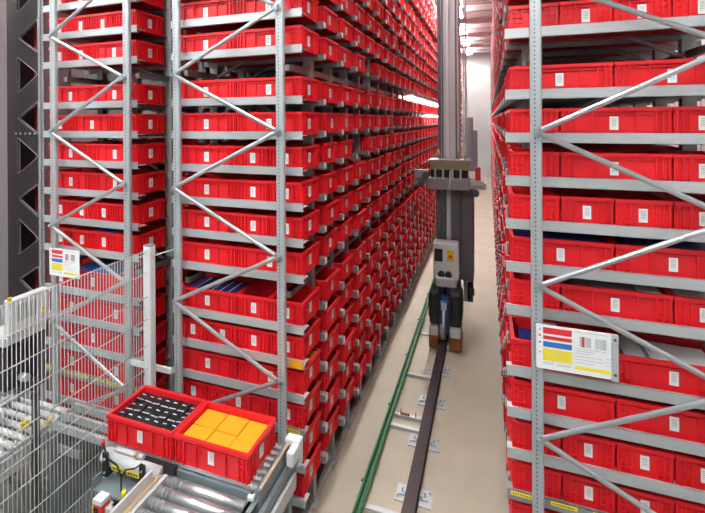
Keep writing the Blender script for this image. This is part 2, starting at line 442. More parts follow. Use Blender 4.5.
PAT = {  # from the highest to the lowest shelf of each tier; F full tote, h half tote; slots from left to right
    'left':  {'C': ['FF', 'FF', 'FF', 'FF', 'FF', 'FF'], 'B': ['FF', 'FF', 'Fhh', 'Fhh', 'Fhh', 'FF'], 'A': ['Fhh', 'hhhh', 'FF', 'hFh', 'FF', 'FF']},
    'right': {'C': ['hhhh', 'hhhh', 'hhhh', 'FF', 'FF', 'hhhh'], 'B': ['FF', 'hFh', 'hFh', 'hhhh', 'FF', 'hFh'], 'A': ['FF', 'FF', 'hhhh', 'hhhh', 'FF', 'FF']},
    'rear':  {'C': ['FF', 'FF', 'hhhh', 'hhhh', 'hhhh', 'hhF'], 'B': ['FF', 'hFh', 'FF', 'FF', 'hhhh', 'hhhh'], 'A': ['hFh', 'FF', 'hFh', 'FF', 'FF', 'FF']},
}
def tier_of(lz):
    for T, tl, nm in (('A', TIER_A, 'lower'), ('B', TIER_B, 'middle'), ('C', TIER_C, 'upper'), ('D', TIER_D, 'top')):
        for i, z in enumerate(tl):
            if abs(z - lz) < .001: return T, i, nm
slots = []
for rn, R in RACKS.items():
    for lz in LEVELS:
        T, i, nm = tier_of(lz)
        for k in range(R['ncol']):
            if T == 'D': pat = 'FF'
            else:
                idx = i if T in 'AB' else 5 - i
                pat = PAT[rn][T][idx] if k == 0 else 'FF'
            x = R['b0']
            for n, ch in enumerate(pat):
                L = (0.595 if ch == 'F' else 0.2975) * (0.933 if rn == 'rear' else 1)
                aisle = (n == len(pat) - 1) if rn != 'right' else n == 0
                slots.append(dict(rn=rn, lz=lz, T=T, i=i, nm=nm, k=k, n=n, cnt=len(pat), full=ch == 'F', x=x + L / 2, aisle=aisle, pat=pat))
                x += L
# empty slots seen in the photograph
EMPTY = {('left', 'B', 2, 3), ('left', 'C', 0, 4), ('left', 'B', 1, 7), ('left', 'B', 3, 9), ('left', 'A', 1, 11), ('left', 'C', 2, 8)}
slots = [s for s in slots if not (s['aisle'] and (s['rn'], s['T'], s['i'], s['k']) in EMPTY)]
for s in slots:
    y = Y0 + PY * s['k'] + PY / 2 + 0.0
    s['y'] = y if s['k'] else Y0 + .038 + TD / 2
    s['z'] = lev(s['rn'], s['lz']) - .030
    u, v, w = project(s['x'], s['y'], s['z'] + .1)
    vis = (s['k'] == 0 or s['aisle']) and w > .5 and -15 < u < 720 and -15 < v < 528
    if s['rn'] == 'right' and s['k'] > 5: vis = False
    if s['rn'] == 'rear' and s['k'] > 0: vis = False
    if s['rn'] == 'rear' and v > 440: vis = False
    s['score'] = (-w + (3 if s['k'] == 0 else 0)) if vis else -999
slots.sort(key=lambda s: -s['score'])
INDIV = [s for s in slots[:296] if s['score'] > -900]
REST = [s for s in slots if s not in INDIV] if False else slots[len(INDIV):]
POSN = {2: ['left of the pair', 'right of the pair'], 3: ['leftmost of three', 'middle of three', 'rightmost of three'], 4: ['leftmost of four', 'second of four', 'third of four', 'rightmost of four']}
for s in INDIV:
    me = full_me if s['full'] else half_me; L = LF if s['full'] else LH
    jx = random.uniform(-.006, .006) + (random.uniform(-.01, .012) if s['aisle'] and s['k'] else 0)
    o = place('tote', me, None, (s['x'] + (jx if s['k'] else 0), s['y'] + random.uniform(-.006, .006) * (s['k'] > 0), s['z'] + .0005))
    if s['rn'] == 'rear': o.scale.x = .933
    shelf = (ORD[s['i']] + ' shelf up') if s['T'] in 'CD' else (ORD[s['i']] + ' shelf down')
    kind = 'red plastic tote' if s['full'] else 'red half-length tote'
    place_txt = POSN[s['cnt']][s['n']] if s['k'] == 0 else ORD[s['k']] + ' along the aisle'
    rk = {'left': 'left rack', 'right': 'right rack', 'rear': 'fenced rack'}[s['rn']] + (' end' if s['k'] == 0 else '')
    tag(o, '%s, %s, %s tier, %s, %s' % (kind, rk, s['nm'], shelf, place_txt), 'tote', 'red totes in the storage racks')
    if s['k'] == 0: place('label', lab_front, o)
    if s['aisle'] or s['k'] == 0:
        if s['rn'] != 'right': place('label', lab_e[L], o)
        else: place('label', lab_w[L], o)
    s['obj'] = o
# everything beyond: one object
rows = M()
tv = {True: tote_mesh(LF, 0), False: tote_mesh(LH, 0)}
lv = {True: lab_e[LF], False: lab_e[LH]}
def add(src_v, src_f, dx, dy, dz, mi, sc=1):
    n = len(rows.v)
    rows.v += [(a * sc + dx, b + dy, c + dz) for a, b, c in src_v]
    rows.f += [tuple(n + i for i in f) for f in src_f]; rows.sm += [False] * len(src_f); rows.mi += [mi] * len(src_f)
wlab = M(); e = LF / 2 - .012
wv = {1: M().box(e, e + .002, -.022, .022, .046, .128), -1: M().box(-e - .002, -e, -.022, .022, .046, .128)}
ribs = {}
for sg in (1, -1):
    rb = M()
    for y in (-.155, -.122, -.088, .088, .122, .155): rb.box(sg * (LF / 2 - .016), sg * (LF / 2 - .005), y - .004, y + .004, 0, .16)
    ribs[sg] = rb
for s in REST:
    jx = random.uniform(-.012, .012)
    b = tv[s['full']]; add(b.v, b.f, s['x'] + jx, s['y'], s['z'] + .001, 0, .933 if s['rn'] == 'rear' else 1)
    if s['aisle'] and s['full'] and s['k'] < 40:
        sg = -1 if s['rn'] == 'right' else 1
        add(wv[sg].v, wv[sg].f, s['x'] + jx, s['y'], s['z'], 1, .933 if s['rn'] == 'rear' else 1)
        if s['k'] < 26: add(ribs[sg].v, ribs[sg].f, s['x'] + jx, s['y'], s['z'], 0, .933 if s['rn'] == 'rear' else 1)
ro = rows.build('distant_totes', [RED2, WHITEP])
tag(ro, 'distant rows of red totes filling the racks down the aisle', 'totes', 'red totes in the storage racks', 'stuff')

# ------------------------------------------------------------------ aisle floor: running rail, green power rail, ties, foot plates
rail = thing('crane_rail', 'dark brown steel running rail down the middle of the aisle', 'rail', (-0.65, 3.0, 0))
RP = [(-.055, .03), (.055, .03), (.055, .042), (.014, .05), (.012, .095), (.05, .10), (.052, .135), (-.052, .135), (-.05, .10), (-.012, .095), (-.014, .05), (-.055, .042)]
M().prism(RP, 'y', -0.4, 21.5).build('rail', RAILST, rail)
plate_me = M().box(-.16, .16, -.085, .085, 0, .014).mesh('foot_plate'); plate_me.materials.append(GALV)
clip_me = M().box(-.04, .04, -.035, .035, .014, .032).box(-.035, -.01, -.03, .03, .032, .05).mesh('clip'); clip_me.materials.append(GALV)
bolt_me = M().cyl((0, 0, .014), (0, 0, .034), .014, 6).cyl((0, 0, .034), (0, 0, .055), .008, 8).mesh('bolt'); bolt_me.materials.append(CHROME)
for i in range(30):
    y = 3.62 - 3.0 + 0.635 * i - 0.635
    pl = place('foot_plate', plate_me, rail, (0.0, y, 0))
    if i < 9:
        for sx in (-1, 1):
            c_ = place('clip', clip_me, pl, (sx * .092, 0, 0)); 
            if sx < 0: c_.rotation_euler.z = PI
            place('bolt', bolt_me, pl, (sx * .138, sx * .05, -.012))
            place('bolt', bolt_me, pl, (sx * .10, 0, .012))
gr = thing('power_rail', 'green painted guide rail running along the aisle floor', 'rail', (-1.06, 3.0, 0))
M().box(-.03, .03, -.4, 21.5, .055, .075).box(-.03, -.012, -.4, 21.5, .075, .125).box(.012, .03, -.4, 21.5, .075, .115).box(-.02, .02, -.4, 21.5, .03, .055).build('rail', GREEN, gr)
lug = M().box(-.045, -.03, -.02, .02, .07, .10).cyl((-.06, 0, .085), (-.03, 0, .085), .01, 8).mesh('lug'); lug.materials.append(DKSTEEL)
for i in range(7): place('lug', lug, gr, (0, 0.55 + 1.05 * i, 0))
tie_me = M().box(-.02, .37, -.025, .025, .006, .03).box(-.02, .37, -.025, -.021, .03, .036).mesh('cross_tie'); tie_me.materials.append(GALV)
for i, y in enumerate((3.38, 4.38, 4.56, 5.33, 6.4, 7.4, 8.4, 9.5, 10.6, 12, 13.5, 15, 17, 19)):
    place('cross_tie', tie_me, gr, (0.0, y - 3.0, 0))
M().box(0.10, .20, 1.55, 1.565, .03, .05).cyl((.10, 1.555, .03), (.10, 1.555, .09), .006, 6).cyl((.27, 1.555, .03), (.27, 1.555, .08), .006, 6).build('stop_pin', BROWN, gr)

# ------------------------------------------------------------------ stacker crane in the aisle
cr = thing('stacker_crane', 'grey stacker crane with tall mast standing on the aisle rail', 'crane', (-0.65, 6.4, 0))
def cp(name, b, mt, parent=None, bevel=0.0):
    o = b.build(name, mt, parent or cr, None if parent else (0.65, -6.4, 0), bevel=bevel); return o
cp('base_frame', M().box(-.76, -.54, 6.1, 8.1, .22, .52).box(-.80, -.50, 6.3, 7.9, .46, .56), DKSTEEL)
for x0, x1 in ((-.845, -.70), (-.555, -.375)):
    w_ = cp('wheel_block', M().box(x0, x1, 5.98, 6.3, .045, .24), BROWN, bevel=.03)
    cp('block_cap', M().box(x0 + .012, x1 - .012, 5.97, 6.28, .24, .37), LTGREY, bevel=.02)
    d_ = cp('drive_motor', M().box(x0 + .005, x1 - .005, 6.02, 6.4, .37, .86), BLACK, bevel=.04)
    fins = M()
    for q in range(8): fins.box(x0 - .004, x1 + .004, 6.04 + q * .045, 6.055 + q * .045, 0.48, .80)
    cp('cooling_fins', fins, BLACK)
cp('wheel', M().cyl((-.69, 6.12, .27), (-.61, 6.12, .27), .13, 24), GREY)
cp('wheel', M().cyl((-.69, 7.95, .27), (-.61, 7.95, .27), .13, 24), GREY)
cp('gear_unit', M().box(-.69, -.57, 6.05, 6.3, .37, .72), mat('blue_enamel', (.02, .07, .22), .35), bevel=.02)
cp('name_plate', M().box(-.665, -.59, 6.035, 6.05, .60, .70), LTGREY)
cp('cable', M().cyl((-.63, 6.03, .60), (-.64, 6.02, .30), .018, 8), WHITEP)
cp('housing', M().box(-.78, -.46, 6.25, 6.5, .84, 1.0), LTGREY, bevel=.03)
pan = cp('control_panel', M().box(-.815, -.43, 6.3, 6.55, .95, 1.49), OFFW, bevel=.012)
cp('screen', M().box(-.79, -.67, 6.288, 6.301, 1.22, 1.41), BLACK)
cp('push_button', M().box(-.60, -.50, 6.288, 6.301, 1.24, 1.40).cyl((-.55, 6.275, 1.32), (-.55, 6.301, 1.32), .036, 14), YEL)
cp('push_button_cap', M().cyl((-.55, 6.25, 1.32), (-.55, 6.275, 1.32), .024, 12), SRED)
for x in (-.69, -.585): cp('socket', M().cyl((x, 6.27, 1.03), (x, 6.30, 1.03), .052, 16), BLACK)
# mast: front column, guide strips, perforated side
cp('mast', M().box(-.725, -.45, 6.75, 7.25, .5, 7.0), MAST)
cp('guide_rail', M().box(-.64, -.60, 6.70, 6.75, .5, 7.0), WHITEP)
cp('guide_rail', M().box(-.785, -.735, 6.78, 6.95, .5, 7.0), DMAST)
cp('guide_rail', M().box(-.715, -.69, 6.725, 6.75, .5, 7.0), DMAST)
cp('guide_rail', M().box(-.50, -.475, 6.725, 6.75, .5, 7.0), DMAST)
rack_t = M()
for i in range(120): rack_t.box(-.452, -.446, 6.80, 6.84, .9 + i * .05, .925 + i * .05).box(-.452, -.446, 7.14, 7.18, .9 + i * .05, .925 + i * .05)
tag(cp('hole_strip', rack_t, DKSTEEL), kind='stuff')
cp('lower_mast_cover', M().box(-.80, -.73, 6.62, 6.78, .5, 2.35).box(-.57, -.43, 6.66, 6.75, .5, 2.35).box(-.70, -.65, 6.69, 6.75, .5, 2.35), DMAST)
# ladder beside the mast
for x in (-.40, -.365): cp('ladder_rail', M().box(x - .008, x + .008, 7.3, 7.34, .6, 7.0) if x < -.39 else M().box(x - .014, x + .014, 7.3, 7.36, .6, 7.0), LTGREY)
for i in range(22): cp('ladder_rung', M().box(-.445, -.37, 7.305, 7.33, .8 + i * .28, .83 + i * .28), WHITEP)
cp('side_cabinet', M().box(-.43, -.235, 6.75, 7.3, .80, 2.36), DMAST, bevel=.01)
cp('side_cabinet', M().box(-.36, -.27, 7.6, 8.0, 2.45, 3.42), GREY, bevel=.01)
cp('side_cabinet', M().box(-.27, -.19, 7.6, 8.0, 2.45, 3.18), GREY, bevel=.01)
cp('side_wheel', M().cyl((-.33, 6.95, .55), (-.25, 6.95, .55), .16, 20).cyl((-.27, 6.95, .55), (-.23, 6.95, .55), .06, 12), BLACK)
cp('wheel_fork', M().box(-.40, -.34, 6.9, 7.0, .4, .82).box(-.40, -.24, 6.88, 7.02, .74, .80), GREY)
# lifting carriage with the load handling forks
cp('carriage_beam', M().box(-.90, -.27, 6.35, 6.6, 2.30, 2.48), GREY, bevel=.02)
cp('carriage_plate', M().box(-.86, -.30, 6.45, 6.7, 2.48, 2.60), BLACK)
cp('warning_strip', M().box(-.86, -.28, 6.36, 6.62, 2.61, 2.72), mat('dull_yellow', (.30, .28, .13), .5))
cp('carriage_deck', M().box(-.88, -.26, 6.34, 6.7, 2.72, 2.76), GREY)
for x in (-.78, -.66, -.52, -.40): cp('carriage_post', M().box(x - .012, x + .012, 6.33, 6.37, 2.46, 2.62), LTGREY)
cp('fork_arm', M().box(-1.13, -.88, 6.42, 6.66, 2.36, 2.46).box(-1.10, -.88, 6.36, 6.42, 2.46, 2.60), GREY, bevel=.01)
cp('fork_arm', M().box(-.27, -.03, 6.42, 6.66, 2.32, 2.42).box(-.25, -.06, 6.36, 6.42, 2.38, 2.46), LTGREY, bevel=.01)
for x, z in ((-1.0, 2.38), (-.93, 2.52), (-.18, 2.27)): cp('fork_roller', M().cyl((x, 6.33, z), (x, 6.42, z), .05, 14), DKSTEEL)
cp('connector', M().box(-.19, -.11, 6.36, 6.46, 2.46, 2.66), SRED, bevel=.008)
for a, b, r_ in (((-.72, 6.55, 2.76), (-.76, 6.6, 2.90), .022), ((-.45, 6.55, 2.76), (-.44, 6.6, 2.88), .018), ((-.35, 6.5, 2.76), (-.33, 6.55, 2.86), .015)): cp('cable_chain', M().cyl(a, b, r_, 8), mat('dull_yellow', (.30, .28, .13), .5))
cp('grab_handle', M().cyl((-.55, 6.33, 2.60), (-.57, 6.33, 2.20), .012, 8), LTGREY)

# glowing tube added in the tall gap to stand for glare half way down
sl = thing('added_glow_tube', 'added glowing tube in the tall gap far along the left rack', 'light', (-1.40, 10.5, 3.80))
M().box(-.05, .05, -3.0, 3.2, .03, .07).build('housing', WHITEP, sl)  # housing of the added glow tube
M().cyl((0, -2.95, 0), (0, 3.15, 0), .028, 10).build('tube', mat('added_tube_glow', (1, .98, 1), .5, emit=45), sl)

s2 = thing('added_glow_tube', 'added glowing tube between two lower shelves far along the left rack', 'light', (-1.31, 11.0, 3.475))  # second added tube, stands for the glare on the totes
M().box(-.02, .02, -2.0, 2.2, .014, .024).build('housing', WHITEP, s2)  # housing of the second added glow tube
M().cyl((0, -1.95, 0), (0, 2.15, 0), .014, 10).build('tube', MATS['added_tube_glow'], s2)

# ------------------------------------------------------------------ second crane's mast at the far left, behind the fence
m2 = thing('crane_mast', 'dark plum steel mast plate with triangular cut-outs at far left', 'crane mast', (-4.93, 3.15, 0))
def rounded(pts, r):
    out = []; n = len(pts)
    for i in range(n):
        p, a, b = Vector(pts[i]), Vector(pts[i - 1]), Vector(pts[(i + 1) % n])
        p0, p1 = p + (a - p).normalized() * r, p + (b - p).normalized() * r
        for t in (0, .33, .67, 1): out.append(p0 * (1 - t) ** 2 + p * 2 * t * (1 - t) + p1 * t * t)
    return out
def holed_plate(x0, x1, z0, z1, holes, th):
    cu = bpy.data.curves.new('plate', 'CURVE'); cu.dimensions = '2D'; cu.fill_mode = 'BOTH'; cu.extrude = th / 2
    for ring in [[(x0, z0), (x1, z0), (x1, z1), (x0, z1)]] + holes:
        sp = cu.splines.new('POLY'); sp.points.add(len(ring) - 1); sp.use_cyclic_u = True
        for q, p in zip(sp.points, ring): q.co = (p[0], p[1], 0, 1)
    ob = bpy.data.objects.new('tmp', cu); col.objects.link(ob)
    dg = bpy.context.evaluated_depsgraph_get(); dg.update()
    me = bpy.data.meshes.new_from_object(ob.evaluated_get(dg)); bpy.data.objects.remove(ob, do_unlink=True)
    for v in me.vertices: v.co = (v.co.x, -v.co.z, v.co.y)
    me.materials.clear(); return me
holes, per, zb = [], 0.905, 4.11
rims = []
for n in range(-4, 3):
    z = zb + n * per
    a = rounded([(-.085, z), (.245, z - .205), (-.085, z - .41)], .035)
    b = rounded([(.245, z + .40), (-.075, z + .215), (.245, z + .03)], .035)
    holes += [a, b]
pm = holed_plate(-.27, .265, .2, 6.6, [[(p.x, p.y) for p in h] for h in holes], .012)
pm.materials.append(PLUM); place('front_plate', pm, m2, (0, 0, 0))
for h in holes:
    rb = M()
    for i in range(len(h)):
        p, q = h[i], h[(i + 1) % len(h)]
        rb.quad([(p.x, -.011, p.y), (q.x, -.011, q.y), (q.x, .02, q.y), (p.x, .02, p.y)])
        c = sum(h, Vector((0, 0))) / len(h)
        p2, q2 = p + (p - c).normalized() * .011, q + (q - c).normalized() * .011
        rb.quad([(p.x, -.011, p.y), (q.x, -.011, q.y), (q2.x, -.008, q2.y), (p2.x, -.008, p2.y)])
    rb.build('hole_rim', GREY, m2)
M().box(.265, .30, -.02, .30, .2, 6.6).box(.30, .335, -.01, .0, .2, 6.6).build('side_flange', GREY, m2)
M().box(-.27, -.255, .0, .35, .2, 6.6).build('back_flange', PLUM, m2)
dots = M()
for i in range(150): dots.box(.312, .323, -.0115, -.010, .9 + i * .036, .912 + i * .036)
tag(dots.build('hole_strip', DKSTEEL, m2), kind='stuff')
bm2 = M().cyl((0, -.012, 0), (0, .004, 0), .012, 8).mesh('bolt'); bm2.materials.append(CHROME)
for x in (-.10, -.03, .05, .12, .2): place('bolt', bm2, m2, (x, -.008, 3.25))
M().box(-.20, .10, -.1, .35, 0, .2).build('base', DKSTEEL, m2)
M().box(.02, .2, .25, .4, .2, 6.6).build('inner_column', TEAL, m2)
M().cyl((-.04, .2, .2), (-.04, .2, 6.6), .022, 10).build('green_cable', GREEN, m2)
M().cyl((-.10, .22, .2), (-.10, .22, 6.6), .03, 10).build('red_tote_stand_in', SRED, m2)  # red tube standing in for totes of the rack beyond
gp = thing('guide_post', 'pale grey vertical post at the extreme left edge', 'post', (-5.02, 2.95, 0))
M().box(-.075, .05, -.05, .05, 0, 6.4).build('post', LTGREY, gp); M().box(.05, .062, -.055, .055, 0, 6.4).build('edge_strip', GALV, gp)
M().box(-.11, .09, -.09, .09, 0, .02).build('foot', GALV, gp)

# ------------------------------------------------------------------ signs
def sign(name, label, x0, x1, z0, z1, y, mount):
    t = thing(name, label, 'sign', ((x0 + x1) / 2, y, z0), 'rack load signs')
    w, h = (x1 - x0) / 2, z1 - z0
    M().box(-w, w, 0, .006, 0, h).build('board', WHITEP, t)
    M().box(w - .035, w, -.012, 0, 0, h).build('edge_strip', GALV, t) if mount else None
    def pr(n, mt, u0, u1, v0, v1):   # u,v as fractions of the board from its top left corner
        M().box(-w + u0 * 2 * w, -w + u1 * 2 * w, -.0015, 0, h * (1 - v1), h * (1 - v0)).build(n, mt, t)
    pr('red_panel', SRED, .09, .45, .05, .19); pr('red_stripe', SRED, .09, .45, .24, .32)
    pr('blue_panel', SBLUE, .09, .45, .37, .49); pr('yellow_panel', YELTAPE, .09, .45, .53, .80)
    pr('yellow_strip', YELTAPE, .49, .92, .82, .89)
    def ln(u0, u1, v, hh=.012): M().box(-w + u0 * 2 * w, -w + u1 * 2 * w, -.0019, -.0009, h * (1 - v - hh), h * (1 - v)).build('print_line', GINK, t)
    for v in (.58, .63, .68, .73): ln(.12, .40, v, .007)
    for v in (.85, .88): ln(.09, .22, v, .009); ln(.26, .43, v, .009)
    ln(.49, .88, .05)
    for v in (.42, .47, .52, .59, .66, .73): ln(.49, .49 + random.uniform(.12, .40), v, .009)
    for v in (.56, .63, .70): ln(.86, .91, v, .009)
    for bx in (.545, .735):
        bc = M(); u = bx
        while u < bx + .13:
            d = random.choice((.004, .007, .010)); bc.box(-w + u * 2 * w, -w + (u + d) * 2 * w, -.0019, -.0009, h * .62, h * .85); u += d + random.choice((.004, .008))
        bc.build('barcode', GINK, t)
    rd = M().box(-w + .575 * 2 * w, -w + .60 * 2 * w, -.002, -.001, h * .62, h * .85).build('red_mark', SRED, t)
    for q, (v, mt) in enumerate(((.08, GINK), (.22, SRED), (.38, SBLUE), (.60, YELTAPE))): pr('symbol', mt, .035, .06, v, v + .045)
    if mount:
        for v in (.10, .86): M().cyl((w - .017, -.016, h * (1 - v)), (w - .017, -.011, h * (1 - v)), .008, 10).build('screw', DKSTEEL, t)
    return t
sign('load_sign', 'white load sign with red, blue and yellow panels on right rack upright', 0.268, .697, 1.872, 2.135, 2.685, True)
sign('load_sign', 'white load sign with red, blue and yellow panels above the mesh fence', -3.83, -3.46, 1.975, 2.222, 2.66, False)

# ------------------------------------------------------------------ wire mesh fence
FX, FY0, FY1, FZ0, FZ1 = -2.605, 0.60, 2.57, 0.12, 2.345
fe = thing('mesh_fence', 'white wire mesh safety fence at lower left with a square post', 'fence', (FX, FY1, 0))
WIRE = mat('white_wire', (.58, .59, .58), .4)
wv_me = M().cyl((0, 0, FZ0), (0, 0, FZ1), .0024, 6).mesh('vertical_wire'); wv_me.materials.append(WIRE)
n = int((FY1 - FY0) / 0.0235)
for i in range(n): place('vertical_wire', wv_me, fe, (0, -.035 - i * 0.0235, 0))
wh_me = M().cyl((.006, 0, 0), (.006, FY0 - FY1, 0), .0036, 6).mesh('horizontal_wire'); wh_me.materials.append(WIRE)
for z in (2.34, 2.16, 1.97, 1.79, 1.58, 1.40, 1.24, 1.05, .86, .67, .48, .30, .14): place('horizontal_wire', wh_me, fe, (0, 0, z))
M().box(-.035, .035, -.0, .055, 0, 2.37).build('post', OFFW, fe, bevel=.004); M().box(-.036, .036, -.001, .056, 2.37, 2.378).build('post_cap', GREY, fe)
M().box(-.08, .08, -.05, .10, 0, .012).build('foot', GALV, fe)
for z in (2.30, 1.86, 1.33): M().box(-.05, -.03, -.03, .01, z, z + .03).build('clamp', BLACK, fe)
M().cyl((0.03, .03, 2.29), (.15, .16, 2.32), .006, 6).build('stay_rod', GALV, fe)
M().box(-.30, .13, .115, .135, 1.30, 1.345).box(-.30, .13, .135, .165, 1.30, 1.305).build('bracket_bar', OFFW, fe)
# second panel beyond, along the front of the fenced rack, carrying on to the left
fe2 = None

# ------------------------------------------------------------------ transfer conveyor with the two totes in front
cv = thing('roller_conveyor', 'steel roller conveyor at the front under the black and orange totes', 'conveyor', (-1.68, 2.0, 0))
def vp_(name, b, mt, parent=None, bevel=0): return b.build(name, mt, parent or cv, None if parent else (1.68, -2.0, 0), bevel=bevel)
ZR = 1.085
for i in range(11):
    y = 2.108 - i * .078
    r_ = vp_('roller', M().cyl((-1.975, y, ZR - .03), (-1.395, y, ZR - .03), .030, 18).cyl((-1.985, y, ZR - .03), (-1.385, y, ZR - .03), .012, 8), CHROME)
    for q in (.045, .075, .115): vp_('groove_ring', M().cyl((-1.975 + q, y, ZR - .03), (-1.975 + q + .008, y, ZR - .03), 0.0315, 18), GREY)
vp_('side_rail', M().box(-2.012, -1.985, 1.1, 2.12, .93, 1.08), LTGREY)
vp_('side_rail', M().box(-1.385, -1.365, 1.1, 2.17, .93, 1.075).box(-1.385, -1.335, 1.1, 2.17, 1.07, 1.075), TEAL)
vp_('guide_plate', M().box(-2.058, -2.042, 1.55, 2.05, 1.04, 1.15), LTGREY)
vp_('wood_strip', M().box(-2.0415, -2.013, 1.1, 2.10, 1.05, 1.09), mat('tan_strip', (.55, .40, .25), .6))
vp_('cross_bar', M().box(-1.94, -1.37, 2.150, 2.165, 1.05, 1.10), TEAL)
# short rollers under the totes
for i in range(7):
    y = 2.185 + i * .052
    vp_('transfer_roller', M().cyl((-2.52, y, 1.117), (-1.355, y, 1.117), .021, 14).cyl((-1.405, y, 1.117), (-1.395, y, 1.117), .0225, 14), CHROME)
vp_('transfer_frame', M().box(-1.352, -1.325, 2.15, 2.58, .99, 1.13).box(-1.375, -1.352, 2.15, 2.56, .96, 1.05), TEAL)
vp_('wood_strip', M().box(-1.332, -1.318, 2.16, 2.52, 1.13, 1.142), mat('tan_strip', (.55, .40, .25), .6))
vp_('side_channel', M().box(-1.318, -1.29, 2.06, 2.58, .93, 1.03), TEAL)
vp_('outer_rail', M().box(-1.285, -1.262, 1.98, 2.52, .86, .96), LTGREY)
vp_('yellow_marker', M().box(-1.262, -1.259, 2.05, 2.20, .88, .92), YELTAPE)
vp_('end_block', M().box(-1.36, -1.245, 2.535, 2.60, .98, 1.16).box(-1.30, -1.245, 2.44, 2.56, 1.05, 1.15), OFFW, bevel=.012)
vp_('end_cap', M().box(-1.40, -1.36, 2.13, 2.17, 1.02, 1.10), OFFW, bevel=.005)
vp_('bearing_strip', M().box(-2.26, -1.94, 2.125, 2.155, 1.05, 1.125), BLACK)
vp_('frame_beam', M().box(-2.56, -1.36, 2.50, 2.54, .93, 1.06), GREY)
for x, y in ((-1.325, 2.5), (-1.325, 1.5), (-2.0, 1.5), (-2.0, 2.45), (-2.5, 2.45)):
    lg = vp_('leg', M().box(x - .025, x + .025, y - .025, y + .025, .03, .94), TEAL)
    vp_('foot', M().box(x - .05, x + .05, y - .05, y + .05, 0, .012).cyl((x, y, .012), (x, y, .04), .02, 10), GALV)
# drum motor at the left, under the front edge of the tote
dm = vp_('drum_motor', M().cyl((-2.50, 2.125, 1.07), (-2.03, 2.125, 1.07), .050, 24), LTGREY)
vp_('drum_cap', M().cyl((-2.53, 2.125, 1.07), (-2.50, 2.125, 1.07), .042, 20), OFFW)
for x in (-2.455, -2.14): vp_('drum_bracket', M().box(x - .022, x + .022, 2.058, 2.073, .99, 1.15).box(x - .022, x + .022, 2.058, 2.16, .99, 1.012), BLACK, bevel=.004)
for x in (-2.455, -2.14):
    for z in (1.02, 1.11): vp_('bolt', M().cyl((x, 2.05, z), (x, 2.058, z), .008, 8), CHROME)
for x in (-2.41, -2.28):
    vp_('warning_sticker', M().box(x, x + .105, 2.070, 2.074, 1.042, 1.072), YELTAPE)
    for q in range(6): vp_('sticker_print', M().box(x + .012 + q * .014, x + .021 + q * .014, 2.0688, 2.0702, 1.050, 1.063), INK)
vp_('idle_roller', M().cyl((-2.43, 2.125, 1.136), (-2.19, 2.125, 1.136), .016, 16), LTGREY)
vp_('support_plate', M().box(-2.49, -2.06, 1.99, 2.12, .945, .957).box(-2.49, -2.48, 1.99, 2.06, .957, 1.02), mat('pale_blue_steel', (.28, .34, .36), .35, .4))
for x in (-2.225, -2.29): vp_('black_strut', M().box(x - .015, x + .015, 1.99, 2.02, .60, .945), BLACK)
def tube_path(pts, r):
    b = M()
    for p, q in zip(pts, pts[1:]): b.cyl(p, q, r, 6)
    return b
vp_('cable', tube_path([(-2.50, 2.09, 1.17), (-2.42, 2.05, 1.13), (-2.33, 2.045, 1.11), (-2.29, 2.04, 1.05), (-2.28, 2.03, .957)], .006), BLACK)
vp_('cable', tube_path([(-2.29, 2.04, 1.05), (-2.26, 2.045, 1.10), (-2.18, 2.045, 1.13), (-2.14, 2.06, 1.16)], .005), BLACK)
vp_('fitting', M().cyl((-2.225, 2.0, .957), (-2.225, 2.0, 1.01), .014, 8), YEL)
vp_('red_fitting', M().cyl((-2.545, 2.12, 1.14), (-2.545, 2.12, 1.17), .012, 10), SRED)
for x in (-2.24,): vp_('sensor', M().box(x - .01, x + .01, 2.11, 2.13, 1.10, 1.16).cyl((x, 2.10, 1.15), (x, 2.11, 1.15), .012, 8), mat('brass', (.5, .4, .2), .35, .7))
# photo-eye box in red
pe = thing('sensor_box', 'small red scanner box with white top beside the conveyor', 'sensor', (-2.27, 1.88, .925))
pe.scale = (.8, .8, 1)
M().box(-.045, .045, -.04, .04, 0, .115).build('housing', SRED, pe, bevel=.006)
M().box(-.045, .045, -.04, .04, .115, .145).build('top_cover', OFFW, pe, bevel=.004)
M().box(-.03, .012, -.046, -.04, .02, .10).build('window', BLACK, pe)
M().box(-.043, -.033, -.043, -.04, .01, .11).build('sticker', YELTAPE, pe)
M().box(.0, .10, -.01, .05, .06, .09).box(.07, .10, .02, .05, -.35, .09).build('bracket', LTGREY, pe)
M().cyl((.0, 0, -.925), (.0, 0, 0), .018, 10).build('stand', GREY, pe)

def front_tote(x, label):
    o = place('tote', full_me, None, (x, 2.15 + TD / 2, 1.1395)); tag(o, label, 'tote'); o.scale.x = .968
    place('label', lab_front, o); place('label', lab_e[LF], o); return o
front_tote(-2.55 + .287, 'red tote full of black packets on the front conveyor')
front_tote(-1.972 + .287, 'red tote full of orange boxes on the front conveyor')
# black packets
pk = M().box(-.036, .036, -.062, .062, 0, .024).mesh('packet'); pk.materials.append(mat('black_film', (.012, .012, .014), .28))
pt = M()
for q in range(7): pt.box(-.03 + q * .009, -.025 + q * .009, -.05, -.038, .0242, .0252)
for q in range(4): pt.box(-.03 + q * .008, -.024 + q * .008, .02, .03, .0242, .0252)
ptm = pt.mesh('print'); ptm.materials.append(WHITEP)
zz = 1.1395 + .122
for i in range(7):
    for j in range(3):
        big = M
        x, y = -2.55 + .060 + i * .0755, 2.15 + .078 + j * .096
        o = place('packet', pk, None, (x, y, zz + random.uniform(-.004, .006))); o.scale = (1, .74, 1)
        o.rotation_euler = (random.uniform(-.1, .1), random.uniform(-.12, .12), random.uniform(-.05, .05))
        tag(o, 'black film packet with white print, %s column from left, %s row back' % (ORD[i], ORD[j]), 'packet', 'black packets in the front tote')
        place('print', ptm, o)
fl = M().box(-.26, .26, -.15, .15, 0, .108)
